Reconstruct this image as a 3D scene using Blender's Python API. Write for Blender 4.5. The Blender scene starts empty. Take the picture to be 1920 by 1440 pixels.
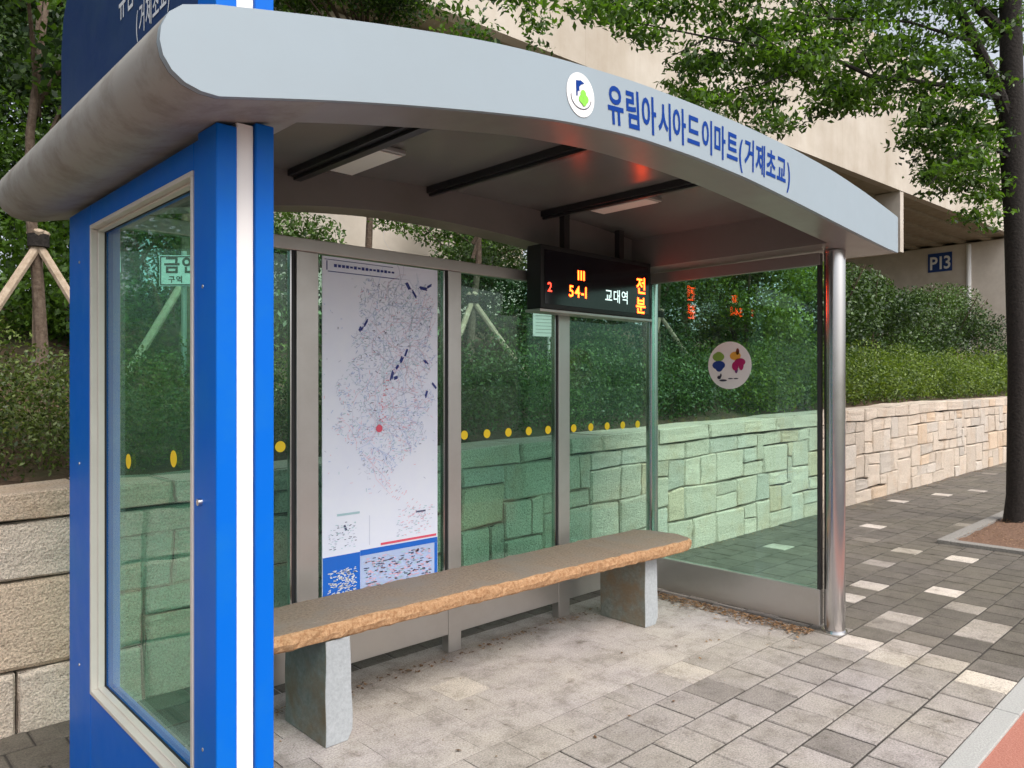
import bpy, bmesh, math, random
import numpy as np
from mathutils import Vector, Matrix
R = math.radians
rng = np.random.default_rng(7); random.seed(7)
scn = bpy.context.scene
COL = scn.collection

# ------------------------------------------------------------------ camera, sky, sun
A = R(46.3); FW = Vector((math.cos(A), math.sin(A), 0))          # view heading
cam_d = bpy.data.cameras.new('camera'); cam = bpy.data.objects.new('camera', cam_d); COL.objects.link(cam)
cam.location = (0, 0, 1.5)
cam.rotation_euler = (R(90), 0, A - R(90))
cam_d.sensor_width = 36; cam_d.lens = 36*1403/1920; cam_d.shift_y = -2/1920
cam_d.clip_end = 2000; cam_d.clip_start = .05
scn.camera = cam
scn.view_settings.view_transform = 'Standard'; scn.view_settings.look = 'None'
scn.view_settings.exposure = 0.8; scn.view_settings.gamma = 1
SUN_EL, SUN_AZ = R(54), R(181)      # azimuth clockwise from +Y: light comes from the street side
w = bpy.data.worlds.new('World'); scn.world = w; w.use_nodes = True
nt = w.node_tree; sky = nt.nodes.new('ShaderNodeTexSky'); sky.sky_type = 'NISHITA'; sky.sun_disc = False
sky.sun_elevation = SUN_EL; sky.sun_rotation = SUN_AZ; sky.air_density = 1.0; sky.dust_density = 5.0; sky.ozone_density = .6
hs = nt.nodes.new('ShaderNodeHueSaturation'); hs.inputs['Saturation'].default_value = .38; nt.links.new(sky.outputs[0], hs.inputs['Color'])
nt.links.new(hs.outputs[0], nt.nodes['Background'].inputs[0]); nt.nodes['Background'].inputs[1].default_value = .15
sl = bpy.data.lights.new('sun', 'SUN'); sl.energy = 0.85; sl.angle = R(32); sl.color = (1, .96, .9)
so = bpy.data.objects.new('sun', sl); COL.objects.link(so)
sd = Vector((math.sin(SUN_AZ)*math.cos(SUN_EL), math.cos(SUN_AZ)*math.cos(SUN_EL), math.sin(SUN_EL)))
so.rotation_euler = sd.to_track_quat('Z', 'Y').to_euler(); so.location = (0, 0, 20)

# ------------------------------------------------------------------ materials
def mat(name, col=(.5,.5,.5), rough=.6, metal=0, spec=.5, emit=None, es=0):
    m = bpy.data.materials.new(name); m.use_nodes = True; b = m.node_tree.nodes['Principled BSDF']
    b.inputs['Base Color'].default_value = (*col, 1); b.inputs['Roughness'].default_value = rough
    b.inputs['Metallic'].default_value = metal; b.inputs['Specular IOR Level'].default_value = spec
    if emit: b.inputs['Emission Color'].default_value = (*emit, 1); b.inputs['Emission Strength'].default_value = es
    return m
def nn(m, t, **k):
    n = m.node_tree.nodes.new(t)
    for a, b in k.items():
        if a in n.inputs.keys(): n.inputs[a].default_value = b
        else: setattr(n, a, b)
    return n
def lk(m, a, b): m.node_tree.links.new(a, b)
def ramp(m, src, stops):
    r = nn(m, 'ShaderNodeValToRGB'); e = r.color_ramp.elements
    while len(e) < len(stops): e.new(.5)
    for i, (p, c) in enumerate(stops): e[i].position = p; e[i].color = (*c, 1) if len(c) == 3 else c
    lk(m, src, r.inputs[0]); return r.outputs[0]
def noise(m, scale, detail=4, rough=.55, vec=None):
    n = nn(m, 'ShaderNodeTexNoise', Scale=scale, Detail=detail, Roughness=rough)
    lk(m, vec or coords(m), n.inputs['Vector']); return n.outputs['Fac']
def coords(m):
    g = m.node_tree.nodes.get('GEO') or nn(m, 'ShaderNodeNewGeometry'); g.name = 'GEO'; return g.outputs['Position']
def mix(m, fac, a, b, typ='MIX'):
    x = nn(m, 'ShaderNodeMix', data_type='RGBA', blend_type=typ)
    for v, s in ((fac, x.inputs[0]), (a, x.inputs[6]), (b, x.inputs[7])):
        if isinstance(v, (int, float)): s.default_value = v
        elif isinstance(v, tuple): s.default_value = (*v, 1)
        else: lk(m, v, s)
    return x.outputs[2]
def base(m): return m.node_tree.nodes['Principled BSDF'].inputs['Base Color']
def bump(m, h, strength, dist=.01):
    b = nn(m, 'ShaderNodeBump', Strength=strength, Distance=dist); lk(m, h, b.inputs['Height'])
    lk(m, b.outputs[0], m.node_tree.nodes['Principled BSDF'].inputs['Normal'])
def attr(m, name='tone'):
    a = nn(m, 'ShaderNodeAttribute', attribute_name=name); return a.outputs['Color']
def weathered(name, col, rough=.45, metal=0, dirt=(.25,.22,.18), amt=.35, sc=3, bs=.03, spec=.5):
    m = mat(name, col, rough, metal, spec)
    f = ramp(m, noise(m, sc, 8, .7), [(.45, (0,0,0)), (.8, (1,1,1))])
    f2 = nn(m, 'ShaderNodeMath', operation='MULTIPLY'); lk(m, f, f2.inputs[0]); f2.inputs[1].default_value = amt
    lk(m, mix(m, f2.outputs[0], col, dirt), base(m))
    r = nn(m, 'ShaderNodeMapRange'); r.inputs['To Min'].default_value = rough*.8; r.inputs['To Max'].default_value = min(1, rough*1.35)
    lk(m, noise(m, 9, 5), r.inputs[0]); lk(m, r.outputs[0], m.node_tree.nodes['Principled BSDF'].inputs['Roughness'])
    if bs: bump(m, noise(m, 60, 3), bs, .002)
    return m
M = {}
M['blue'] = weathered('blue_paint', (.0, .120, .555), .38, dirt=(.015,.17,.44), amt=.5, sc=3.0, bs=.02, spec=.14)
M['navy'] = weathered('navy_panel', (.006, .03, .13), .35, dirt=(.03,.07,.12), amt=.4)
M['whitestripe'] = weathered('white_paint', (.82, .80, .78), .4, amt=.06)
M['fascia'] = weathered('pale_grey_paint', (.278, .340, .385), .5, dirt=(.235,.26,.27), amt=.22, sc=1.6)
M['rollpaint'] = weathered('dusty_grey_paint', (.31, .30, .28), .55, dirt=(.10,.065,.04), amt=.75, sc=7)
M['ceil'] = weathered('ceiling_sheet', (.17, .166, .16), .22, dirt=(.12,.09,.08), amt=.4, sc=1.2, bs=0, spec=.6)
M['soffit'] = weathered('soffit_sheet', (.22, .20, .19), .30, dirt=(.14,.12,.1), amt=.4, sc=2)
M['black'] = mat('black_rubber', (.012, .012, .013), .5)
M['dark'] = mat('dark_steel', (.035, .034, .035), .35, .3)
M['alu'] = weathered('aluminium', (.52, .50, .48), .34, .75, dirt=(.3,.26,.22), amt=.35, sc=2)
M['steel'] = mat('stainless_steel', (.62, .61, .62), .16, 1)
_f = noise(M['steel'], 2.5, 6, .7); _r = nn(M['steel'], 'ShaderNodeMapRange'); _r.inputs['To Min'].default_value = .08; _r.inputs['To Max'].default_value = .34
lk(M['steel'], _f, _r.inputs[0]); lk(M['steel'], _r.outputs[0], M['steel'].node_tree.nodes['Principled BSDF'].inputs['Roughness'])
M['trim'] = weathered('window_trim', (.62, .58, .53), .4, .2, amt=.2)
M['diffuser'] = mat('lamp_diffuser', (.80, .78, .72), .5)
M['yellow'] = mat('yellow_sticker', (.85, .60, .01), .5)
M['letterblue'] = mat('letter_blue', (.002, .038, .235), .6, spec=.1)
M['white'] = mat('white_plain', (.80, .80, .80), .5)
M['green'] = mat('emblem_green', (.22, .62, .05), .5)
M['ink'] = mat('dark_ink', (.03, .03, .06), .5)
M['lettergrey'] = mat('letter_pale', (.62, .66, .70), .5)
def glass(name, tint, haze=.02):
    m = bpy.data.materials.new(name); m.use_nodes = True; t = m.node_tree; t.nodes.clear()
    o = t.nodes.new('ShaderNodeOutputMaterial'); tr = t.nodes.new('ShaderNodeBsdfTransparent'); tr.inputs[0].default_value = (*tint, 1)
    gl = t.nodes.new('ShaderNodeBsdfGlossy'); gl.inputs['Roughness'].default_value = .01; gl.inputs[0].default_value = (.9, .95, .92, 1)
    fr = t.nodes.new('ShaderNodeFresnel'); bf_ = t.nodes.new('ShaderNodeNewGeometry'); ir = t.nodes.new('ShaderNodeMapRange')
    ir.inputs['To Min'].default_value = 1.4; ir.inputs['To Max'].default_value = 1/1.4; t.links.new(bf_.outputs['Backfacing'], ir.inputs[0]); t.links.new(ir.outputs[0], fr.inputs[0])
    mx = t.nodes.new('ShaderNodeMixShader'); t.links.new(fr.outputs[0], mx.inputs[0]); t.links.new(tr.outputs[0], mx.inputs[1]); t.links.new(gl.outputs[0], mx.inputs[2])
    df = t.nodes.new('ShaderNodeBsdfDiffuse'); df.inputs[0].default_value = (.42, .60, .52, 1)      # film of dust
    no = t.nodes.new('ShaderNodeTexNoise'); no.inputs['Scale'].default_value = 2.2; no.inputs['Detail'].default_value = 8; no.inputs['Roughness'].default_value = .7
    ge = t.nodes.new('ShaderNodeNewGeometry'); t.links.new(ge.outputs['Position'], no.inputs['Vector'])
    mr = t.nodes.new('ShaderNodeMapRange'); mr.inputs['From Min'].default_value = .4; mr.inputs['From Max'].default_value = .75; mr.inputs['To Min'].default_value = haze*.3; mr.inputs['To Max'].default_value = haze*2.2
    t.links.new(no.outputs['Fac'], mr.inputs[0])
    m2 = t.nodes.new('ShaderNodeMixShader'); t.links.new(mr.outputs[0], m2.inputs[0]); t.links.new(mx.outputs[0], m2.inputs[1]); t.links.new(df.outputs[0], m2.inputs[2])
    t.links.new(m2.outputs[0], o.inputs[0]); return m
M['glass'] = glass('green_tinted_glass', (.775, .98, .915), .018)
# granite of the wall
m = M['stone'] = mat('granite_stone', (.4,.35,.3), .85)
sp = nn(m, 'ShaderNodeTexVoronoi', Scale=150.0); lk(m, coords(m), sp.inputs['Vector'])
spk = ramp(m, noise(m, 110, 5, .8), [(.35, (.45,.42,.40)), (.5, (1,1,1)), (.68, (1.35,1.33,1.3))])
c1 = mix(m, 1.0, attr(m), spk, 'MULTIPLY')
stn = ramp(m, noise(m, 3.5, 6, .65), [(.5, (1,1,1)), (.72, (.80,.58,.36))])
c2 = mix(m, .38, c1, stn, 'MULTIPLY'); lk(m, c2, base(m))
hb = nn(m, 'ShaderNodeMath', operation='ADD'); lk(m, noise(m, 14, 8, .7), hb.inputs[0]); lk(m, noise(m, 90, 3), hb.inputs[1])
bump(m, hb.outputs[0], .75, .02)
M['mortar'] = mat('dark_mortar', (.06, .05, .04), 1)  # dark mortar backing that shows in the joints between the blocks
# pavers
m = M['paver'] = mat('concrete_paver', (.2,.2,.2), .85)
spk = ramp(m, noise(m, 120, 5, .85), [(.33, (.42,.41,.40)), (.5, (1,1,1)), (.68, (1.45,1.43,1.40))])
c1 = mix(m, 1.0, attr(m), spk, 'MULTIPLY')
blot = ramp(m, noise(m, 6, 8, .75), [(.36, (.64,.62,.58)), (.5, (.98,.97,.95)), (.68, (1.15,1.14,1.12))])
tint = ramp(m, noise(m, 1.1, 4, .6), [(.38, (1.02,1.0,.93)), (.62, (1.01,.985,1.0))])
grm = ramp(m, noise(m, 9, 6, .6), [(.27, (.58,.55,.50)), (.40, (1,1,1))])
lk(m, mix(m, 1.0, mix(m, 1.0, mix(m, .9, c1, blot, 'MULTIPLY'), tint, 'MULTIPLY'), grm, 'MULTIPLY'), base(m)); bump(m, noise(m, 160, 4), .6, .004)
m = M['dusty'] = mat('joint_dust', (.1,.1,.1), 1)
sep = nn(m, 'ShaderNodeSeparateXYZ'); lk(m, coords(m), sep.inputs[0])
mr = nn(m, 'ShaderNodeMapRange'); mr.inputs['From Min'].default_value = 1.85; mr.inputs['From Max'].default_value = 2.4; lk(m, sep.outputs[1], mr.inputs[0])
mr2 = nn(m, 'ShaderNodeMapRange'); mr2.inputs['From Min'].default_value = 4.6; mr2.inputs['From Max'].default_value = 4.2; lk(m, sep.outputs[0], mr2.inputs[0])
mm = nn(m, 'ShaderNodeMath', operation='MULTIPLY'); lk(m, mr.outputs[0], mm.inputs[0]); lk(m, mr2.outputs[0], mm.inputs[1])
mr3 = nn(m, 'ShaderNodeMapRange'); mr3.inputs['From Min'].default_value = 1.05; mr3.inputs['From Max'].default_value = 1.5; lk(m, sep.outputs[0], mr3.inputs[0])
m3 = nn(m, 'ShaderNodeMath', operation='MULTIPLY'); lk(m, mm.outputs[0], m3.inputs[0]); lk(m, mr3.outputs[0], m3.inputs[1])
lk(m, mix(m, m3.outputs[0], (.045,.04,.034), (.37,.335,.32)), base(m))
def speck(name, a, b, sc=80, rough=.9, bs=.4, sc2=3, c=None):
    m = mat(name, a, rough); x = ramp(m, noise(m, sc, 6, .75), [(.35, a), (.65, b)])
    if c: x = mix(m, ramp(m, noise(m, sc2, 6, .6), [(.45, (0,0,0)), (.65, (1,1,1))]), x, c)
    lk(m, x, base(m)); bump(m, noise(m, sc, 4), bs, .01); return m
M['kerb'] = speck('kerb_stone', (.30,.30,.29), (.42,.42,.40), 120)
M['pitkerb'] = speck('old_edging_stone', (.16,.15,.135), (.27,.255,.235), 60)
M['asphalt'] = speck('asphalt', (.035,.035,.037), (.08,.08,.082), 200)
M['redlane'] = speck('red_lane', (.30,.10,.07), (.42,.19,.14), 150, c=(.34,.2,.17))
M['soil'] = speck('soil', (.05,.03,.018), (.13,.08,.05), 25, 1, .8, 2, (.05,.055,.02))
M['litter'] = speck('leaf_litter_soil', (.07,.035,.02), (.24,.14,.09), 60, 1, .9)
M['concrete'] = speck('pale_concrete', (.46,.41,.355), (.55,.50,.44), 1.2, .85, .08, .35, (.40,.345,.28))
M['concrete3'] = speck('pier_concrete', (.58,.52,.45), (.68,.62,.54), 1.5, .85, .1, .4, (.50,.44,.36))
_t = R(49.5); _td = (math.cos(A)*math.cos(_t)+math.sin(A)*math.sin(_t), math.sin(A)*math.cos(_t)-math.cos(A)*math.sin(_t), 0)
m = M['deckface'] = mat('deck_face_concrete', (.5,.45,.4), .85)
dp = nn(m, 'ShaderNodeVectorMath', operation='DOT_PRODUCT'); lk(m, coords(m), dp.inputs[0]); dp.inputs[1].default_value = _td
fm = nn(m, 'ShaderNodeMath', operation='PINGPONG'); lk(m, dp.outputs['Value'], fm.inputs[0]); fm.inputs[1].default_value = 2.6
jn = ramp(m, fm.outputs[0], [(0, (.84,.83,.81)), (.010, (1,1,1))])
mp = nn(m, 'ShaderNodeMapping'); lk(m, coords(m), mp.inputs[0]); mp.inputs['Scale'].default_value = (1, 1, .12)
stk = ramp(m, noise(m, 1.6, 7, .65, mp.outputs[0]), [(.35, (.92,.90,.87)), (.55, (1,1,1))])
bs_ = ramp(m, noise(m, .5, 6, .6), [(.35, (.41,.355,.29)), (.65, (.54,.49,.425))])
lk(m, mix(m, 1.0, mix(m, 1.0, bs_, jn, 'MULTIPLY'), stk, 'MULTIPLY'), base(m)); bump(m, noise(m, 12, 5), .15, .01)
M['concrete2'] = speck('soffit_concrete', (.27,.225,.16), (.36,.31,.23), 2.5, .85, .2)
M['seat'] = speck('weathered_granite', (.17,.12,.085), (.34,.265,.20), 75, .8, .5, 5, (.24,.20,.165))
M['seatedge'] = speck('rough_granite_edge', (.27,.13,.055), (.52,.32,.175), 60, .9, .55)
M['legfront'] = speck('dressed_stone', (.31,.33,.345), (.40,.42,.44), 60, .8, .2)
M['legside'] = speck('grey_green_stone', (.17,.19,.16), (.26,.28,.25), 40, .8, .5, 6, (.22,.17,.11))  # leg sides: darker grey-green than the front, with brown patches
M['bark'] = speck('dark_bark', (.008,.006,.005), (.026,.021,.018), 40, 1, 1.0)
M['bark2'] = speck('brown_bark', (.07,.045,.03), (.16,.12,.09), 30, 1, .8)
M['wood'] = speck('pole_wood', (.30,.22,.15), (.46,.37,.28), 20, .9, .3)
def leafmat(name, dark, light, tr=.35):
    m = bpy.data.materials.new(name); m.use_nodes = True; b = m.node_tree.nodes['Principled BSDF']; b.inputs['Roughness'].default_value = .45
    c = ramp(m, attr(m), [(0, dark), (1, light)]); lk(m, c, base(m))
    t = nn(m, 'ShaderNodeBsdfTranslucent'); cc = mix(m, 1.0, c, (1.5, 1.6, .5), 'MULTIPLY'); lk(m, cc, t.inputs[0])
    x = nn(m, 'ShaderNodeMixShader'); x.inputs[0].default_value = tr; lk(m, b.outputs[0], x.inputs[1]); lk(m, t.outputs[0], x.inputs[2])
    lk(m, x.outputs[0], m.node_tree.nodes['Material Output'].inputs[0]); return m
M['leaf_tree'] = leafmat('broadleaf', (.015,.040,.008), (.115,.225,.026), .40)
M['leaf_hedge'] = leafmat('hedge_leaf', (.020,.042,.010), (.15,.20,.035), .22)
M['leaf_bright'] = leafmat('bright_leaf', (.025,.060,.010), (.20,.28,.04), .3)
M['leaf_dark'] = leafmat('dark_leaf', (.012,.032,.010), (.09,.165,.03), .18)
M['leaf_dry'] = leafmat('dry_leaf', (.08,.035,.015), (.34,.20,.10), .1)

# ------------------------------------------------------------------ helpers
def tag(o, label=None, cat=None, group=None, kind=None):
    if label: o['label'] = label
    if cat: o['category'] = cat
    if group: o['group'] = group
    if kind: o['kind'] = kind
    return o
def thing(name, loc, label, cat, group=None):
    o = bpy.data.objects.new(name, None); o.empty_display_size = .1; COL.objects.link(o); o.location = loc
    return tag(o, label, cat, group)
class MB:
    def __init__(s): s.v = []; s.f = []; s.mi = []
    def add(s, vs, fs, mi=0):
        k = len(s.v); s.v += [tuple(p) for p in vs]; s.f += [tuple(k+i for i in f) for f in fs]; s.mi += [mi]*len(fs); return s
    def box(s, a, b, mi=0, M_=None):
        (x0,y0,z0),(x1,y1,z1) = a, b
        vs = [(x0,y0,z0),(x1,y0,z0),(x1,y1,z0),(x0,y1,z0),(x0,y0,z1),(x1,y0,z1),(x1,y1,z1),(x0,y1,z1)]
        if M_: vs = [M_ @ Vector(p) for p in vs]
        return s.add(vs, [(0,3,2,1),(4,5,6,7),(0,1,5,4),(1,2,6,5),(2,3,7,6),(3,0,4,7)], mi)
    def tube(s, pts, rs, n=10, mi=0, cap=True):
        pts = [Vector(p) for p in pts]; rings = []
        k = len(s.v)
        for i, p in enumerate(pts):
            t = (pts[min(i+1, len(pts)-1)] - pts[max(i-1, 0)]).normalized()
            u = t.orthogonal().normalized() if abs(t.z) < .9 else Vector((1,0,0)).cross(t).normalized()
            u = Vector((0,0,1)).cross(t).normalized() if abs(t.z) < .9 else Vector((0,1,0)).cross(t).normalized()
            v = t.cross(u)
            for j in range(n):
                a = 2*math.pi*j/n; s.v.append(tuple(p + (u*math.cos(a) + v*math.sin(a))*rs[i]))
        for i in range(len(pts)-1):
            for j in range(n):
                s.f.append((k+i*n+j, k+i*n+(j+1)%n, k+(i+1)*n+(j+1)%n, k+(i+1)*n+j)); s.mi.append(mi)
        if cap:
            s.f.append(tuple(k+j for j in range(n))[::-1]); s.mi.append(mi)
            s.f.append(tuple(k+(len(pts)-1)*n+j for j in range(n))); s.mi.append(mi)
        return s
    def prism(s, poly, fn, d0, d1, mi=0, mside=None):     # poly in 2D, fn(a,b,d)->3D
        n = len(poly); k = len(s.v)
        s.v += [tuple(fn(a, b, d0)) for a, b in poly] + [tuple(fn(a, b, d1)) for a, b in poly]
        s.f += [tuple(range(k, k+n)), tuple(range(k+2*n-1, k+n-1, -1))]; s.mi += [mi, mi]
        for i in range(n):
            j = (i+1) % n; s.f.append((k+i, k+n+i, k+n+j, k+j)); s.mi.append(mi if mside is None else mside)
        return s
    def build(s, name, mats, parent=None, smooth=False, bevel=0, org=None):
        me = bpy.data.meshes.new(name)
        P = Vector(org) if org else (parent_origin(parent) if parent else Vector((0,0,0)))
        me.from_pydata([tuple(Vector(p) - P) for p in s.v], [], s.f)
        for m_ in (mats if isinstance(mats, (list, tuple)) else [mats]): me.materials.append(m_)
        me.polygons.foreach_set('material_index', s.mi)
        bm = bmesh.new(); bm.from_mesh(me); bmesh.ops.recalc_face_normals(bm, faces=bm.faces); bm.to_mesh(me); bm.free()
        if smooth: me.polygons.foreach_set('use_smooth', [True]*len(me.polygons)); me.set_sharp_from_angle(angle=R(35))
        o = bpy.data.objects.new(name, me); COL.objects.link(o)
        if org and not parent: o.location = org
        if parent: o.parent = parent
        if bevel:
            b = o.modifiers.new('bevel', 'BEVEL'); b.width = bevel; b.segments = 2; b.limit_method = 'ANGLE'; b.angle_limit = R(40)
        return o
def parent_origin(p):
    v = Vector((0,0,0))
    while p: v += p.location; p = p.parent
    return v
def disc(mb, c, ex, ez, r0, r1=None, n=28, th=.002, mi=0, a0=0, a1=2*math.pi):
    c, ex, ez = Vector(c), Vector(ex), Vector(ez); r1 = r1 or r0
    mb.prism([(math.cos(a0+(a1-a0)*i/n)*r0, math.sin(a0+(a1-a0)*i/n)*r1) for i in range(n)], lambda a, b, d: c + ex*a + ez*b + ex.cross(ez)*d, 0, th, mi); return mb
def glyph(ch, off=0.0, ext=.002):       # a character as flat mesh data, height ~1
    c = bpy.data.curves.new('g', 'FONT'); c.body = ch; c.offset = off; c.resolution_u = 3; c.fill_mode = 'FRONT'
    o = bpy.data.objects.new('g', c); COL.objects.link(o)
    bpy.context.view_layer.update(); dg = bpy.context.evaluated_depsgraph_get(); me = bpy.data.meshes.new_from_object(o.evaluated_get(dg))
    vs = [Vector(v.co) for v in me.vertices]; fs = [tuple(p.vertices) for p in me.polygons]
    bpy.data.objects.remove(o); bpy.data.curves.remove(c); bpy.data.meshes.remove(me); return vs, fs
GC = {}
def text(mb, s_, org, ex, ez, h, wfac=1.0, off=.0, mi=0, adv=None, path=None):
    """flat letters standing on org, advancing along ex; path(t)->(point, ex, ez) for curved text"""
    x = 0; ex, ez, org = Vector(ex), Vector(ez), Vector(org)
    for ch in s_:
        if ch == ' ': x += .45*h*wfac; continue
        if (ch, off) not in GC: GC[(ch, off)] = glyph(ch, off)
        vs, fs = GC[(ch, off)]
        if not vs: continue
        x0 = min(v.x for v in vs); x1 = max(v.x for v in vs); wd = (x1-x0)
        wide = ord(ch) > 0x1100
        cell = (adv or (.98 if wide else wd+.10)); cell = cell if wide else wd + .12
        sc = h*wfac
        def place(v):
            lx = x + ((cell-wd)/2 + v.x - x0)*sc; lz = v.y*h
            if path: p, e1, e2 = path(x + cell*sc/2); return p + e1*(lx - x - cell*sc/2) + e2*lz
            return org + ex*lx + ez*lz
        mb.add([place(v) for v in vs], fs, mi); x += cell*sc
    return x
def setattr_faces(me, cols):
    a = me.attributes.new('tone', 'FLOAT_COLOR', 'FACE'); c = np.ones((len(me.polygons), 4), np.float32); c[:, :3] = cols; a.data.foreach_set('color', c.ravel())
def quadmesh(name, V, mats, parent=None, tone=None, org=(0,0,0)):     # V: (n,4,3)
    n = len(V); me = bpy.data.meshes.new(name); V = V - np.array(org)
    me.vertices.add(n*4); me.vertices.foreach_set('co', V.reshape(-1).astype(np.float32))
    me.loops.add(n*4); me.loops.foreach_set('vertex_index', np.arange(n*4, dtype=np.int32))
    me.polygons.add(n); me.polygons.foreach_set('loop_start', np.arange(0, n*4, 4, dtype=np.int32)); me.polygons.foreach_set('loop_total', np.full(n, 4, np.int32))
    me.update(calc_edges=True)
    me.materials.append(mats)
    if tone is not None: setattr_faces(me, np.repeat(tone[:, None], 3, 1) if tone.ndim == 1 else tone)
    o = bpy.data.objects.new(name, me); COL.objects.link(o)
    if parent: o.parent = parent
    return o
def leaves(C, size, asp=.5, up=.35):       # rhombic, slightly folded leaves around centres C
    n = len(C); d = rng.normal(size=(n,3)); d[:,2] -= .25; d /= np.linalg.norm(d, axis=1)[:,None]
    u = rng.normal(size=(n,3)); u[:,2] += up*2; s_ = np.cross(d, u); s_ /= np.linalg.norm(s_, axis=1)[:,None]
    L = (size*rng.uniform(.6, 1.3, n))[:,None]; nrm = np.cross(s_, d)
    return np.stack([C - d*L*.5, C + s_*L*asp*.5 + nrm*L*.08, C + d*L*.5, C - s_*L*asp*.5 + nrm*L*.08], 1)
def blob_pts(c, r, n, bias=.45):
    d = rng.normal(size=(n,3)); d /= np.linalg.norm(d, axis=1)[:,None]
    q = d*(rng.random(n)**bias)[:,None]
    return q*np.array(r) + np.array(c)
def lerp_tab(tab, x):
    return float(np.interp(x, [t[0] for t in tab], [t[1] for t in tab]))

# ------------------------------------------------------------------ ground
H_ROAD = -.012
def sheet(name, x0, x1, y0, y1, z, m, th=.05):
    return tag(MB().box((x0,y0,z-th), (x1,y1,z)).build(name, m), kind='structure')
sheet('ground', -300, 300, -300, 300, -.16, speck('far_ground', (.06,.07,.03), (.12,.11,.07), 2))
sheet('road', -60, 120, -9, -.6, H_ROAD-.004, M['asphalt'], .1)
sheet('cycle_lane', -60, 120, -.6, .86, H_ROAD, M['redlane'], .1)
kb = MB()
x = -6.0
while x < 60:
    kb.box((x, .86, -.1), (x+.996, .958, 0.0)); x += 1.0
tag(kb.build('kerb', M['kerb'], bevel=.004), kind='structure')
sheet('pavement_bed', -60, 120, .958, 4.0, -.007, M['dusty'], .08)
PIT = (7.72, 10.3, 1.25, 2.32)
P = .2188; V = []; T = []
whites = [(1824,1053,1),(1799,1112,1),(1705,1160,.55),(1838,1144,.4),(1888,1172,.45),(1844,1200,.5),(1708,1217,.5),(1677,1236,.55),(1749,1244,.7),(1785,1236,.5),(1863,1272,1),(1641,990,.9),(1772,929,.9),(1694,939,.8),(1605,1094,.7),(1595,1128,.75),(830,1300,.62),(1300,1252,.5),(1600,1198,.9),(1626,1214,.8),(1706,1034,.5),(1848,921,.6),(1730,905,.5),(1470,1026,.7),(1640,1172,.3),(1655,1060,.4), (1812,985,.3)]
def unproj(px, py, z=0):
    u = (px-960)/1403; d = (1.5-z)*1403/(py-718); c, s = math.cos(A), math.sin(A); return d*(c+s*u), d*(s-c*u)
WT = {}
for px, py, a in whites:
    X, Y = unproj(px, py); j = math.floor((Y-1.416)/P); i = math.floor((X - .06 - (j % 2)*P/2)/P); WT[(i, j)] = a
for j in range(-2, 11):
    for i in range(-30, 150):
        x0 = .06 + (j % 2)*P/2 + i*P; y0 = 1.416 + j*P; x1, y1 = x0+P, min(y0+P, 3.78); y0 = .9585 if j == -2 else max(y0, .9585)
        cx, cy = (x0+x1)/2, (y0+y1)/2
        if y1-y0 < .03 or (PIT[0] < cx < PIT[1] and PIT[2] < cy < PIT[3]): continue
        inside = min(1, max(0, (4.62-cx)/.35))*min(1, max(0, (cx-1.0)/.5))*min(1, max(0, (3.42-cy)/.1)) * min(1, max(0, (cy-1.75)/.55))
        front = min(1, max(0, (4.70-cx)/.6))*min(1, max(0, (cx-.9)/.5))*(1 if cy < 3.3 else .2)
        g = .0038*(1-inside) + .0004
        zt = rng.normal(0, .0012*(1-inside*.8)); b = .005*(1-inside*.85); tl = rng.normal(0, .0012*(1-inside), 4)
        darkc = np.array((.112,.101,.086))*rng.uniform(.86, 1.14); lightc = np.array((.362,.338,.328))*(1.08 if cy > 2.1 else 1)*rng.uniform(.95, 1.05)
        mixf = max(inside, front*(.80 if rng.random() > .13 else .45)*rng.uniform(.84, 1.08)); mixf = min(1, mixf)
        col = darkc*(1-mixf) + lightc*mixf
        if rng.random() < .03 and mixf < .5: col = darkc*1.6
        wv = WT.get((i, j));
        if wv: col = col*(1-wv) + np.array((.52,.48,.44))*wv
        o = [(x0+g, y0+g), (x1-g, y0+g), (x1-g, y1-g), (x0+g, y1-g)]; q = [(x0+g+b, y0+g+b), (x1-g-b, y0+g+b), (x1-g-b, y1-g-b), (x0+g+b, y1-g-b)]
        top = [(q[k][0], q[k][1], zt+tl[k]) for k in range(4)]; low = [(o[k][0], o[k][1], zt-.004*(1-inside*.9)) for k in range(4)]; bot = [(o[k][0], o[k][1], -.012) for k in range(4)]
        V.append(top); T.append(col)
        for k in range(4):
            l = (k+1) % 4; V.append([low[k], low[l], top[l], top[k]]); T.append(col*.9); V.append([bot[k], bot[l], low[l], low[k]]); T.append(col*.6)
tag(quadmesh('pavement', np.array(V), M['paver'], tone=np.array(T)), kind='structure')
# tree pit
t_ = thing('tree_pit', (9, 1.8, 0), 'stone edged planting pit filled with reddish soil around the street tree', 'tree pit')
e = MB(); a, b, c, d = PIT; wk = .11
e.box((a, d-wk, -.05), (b, d, .035)).box((a, c, -.05), (b, c+wk, .035)).box((a, c+wk, -.05), (a+wk, d-wk, .034)).box((b-wk, c+wk, -.05), (b, d-wk, .034))
e.build('edging', M['pitkerb'], t_, bevel=.006)
sv = MB(); nx, ny = 26, 12
g = [[(a+wk+(b-a-2*wk)*i/nx, c+wk+(d-c-2*wk)*j/ny, .01 + .035*math.sin(math.pi*i/nx)*math.sin(math.pi*j/ny) + rng.normal(0,.006)) for i in range(nx+1)] for j in range(ny+1)]
sv.add([p for r_ in g for p in r_], [(j*(nx+1)+i, j*(nx+1)+i+1, (j+1)*(nx+1)+i+1, (j+1)*(nx+1)+i) for j in range(ny) for i in range(nx)])
sv.build('soil', M['litter'], t_, smooth=True)

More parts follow.
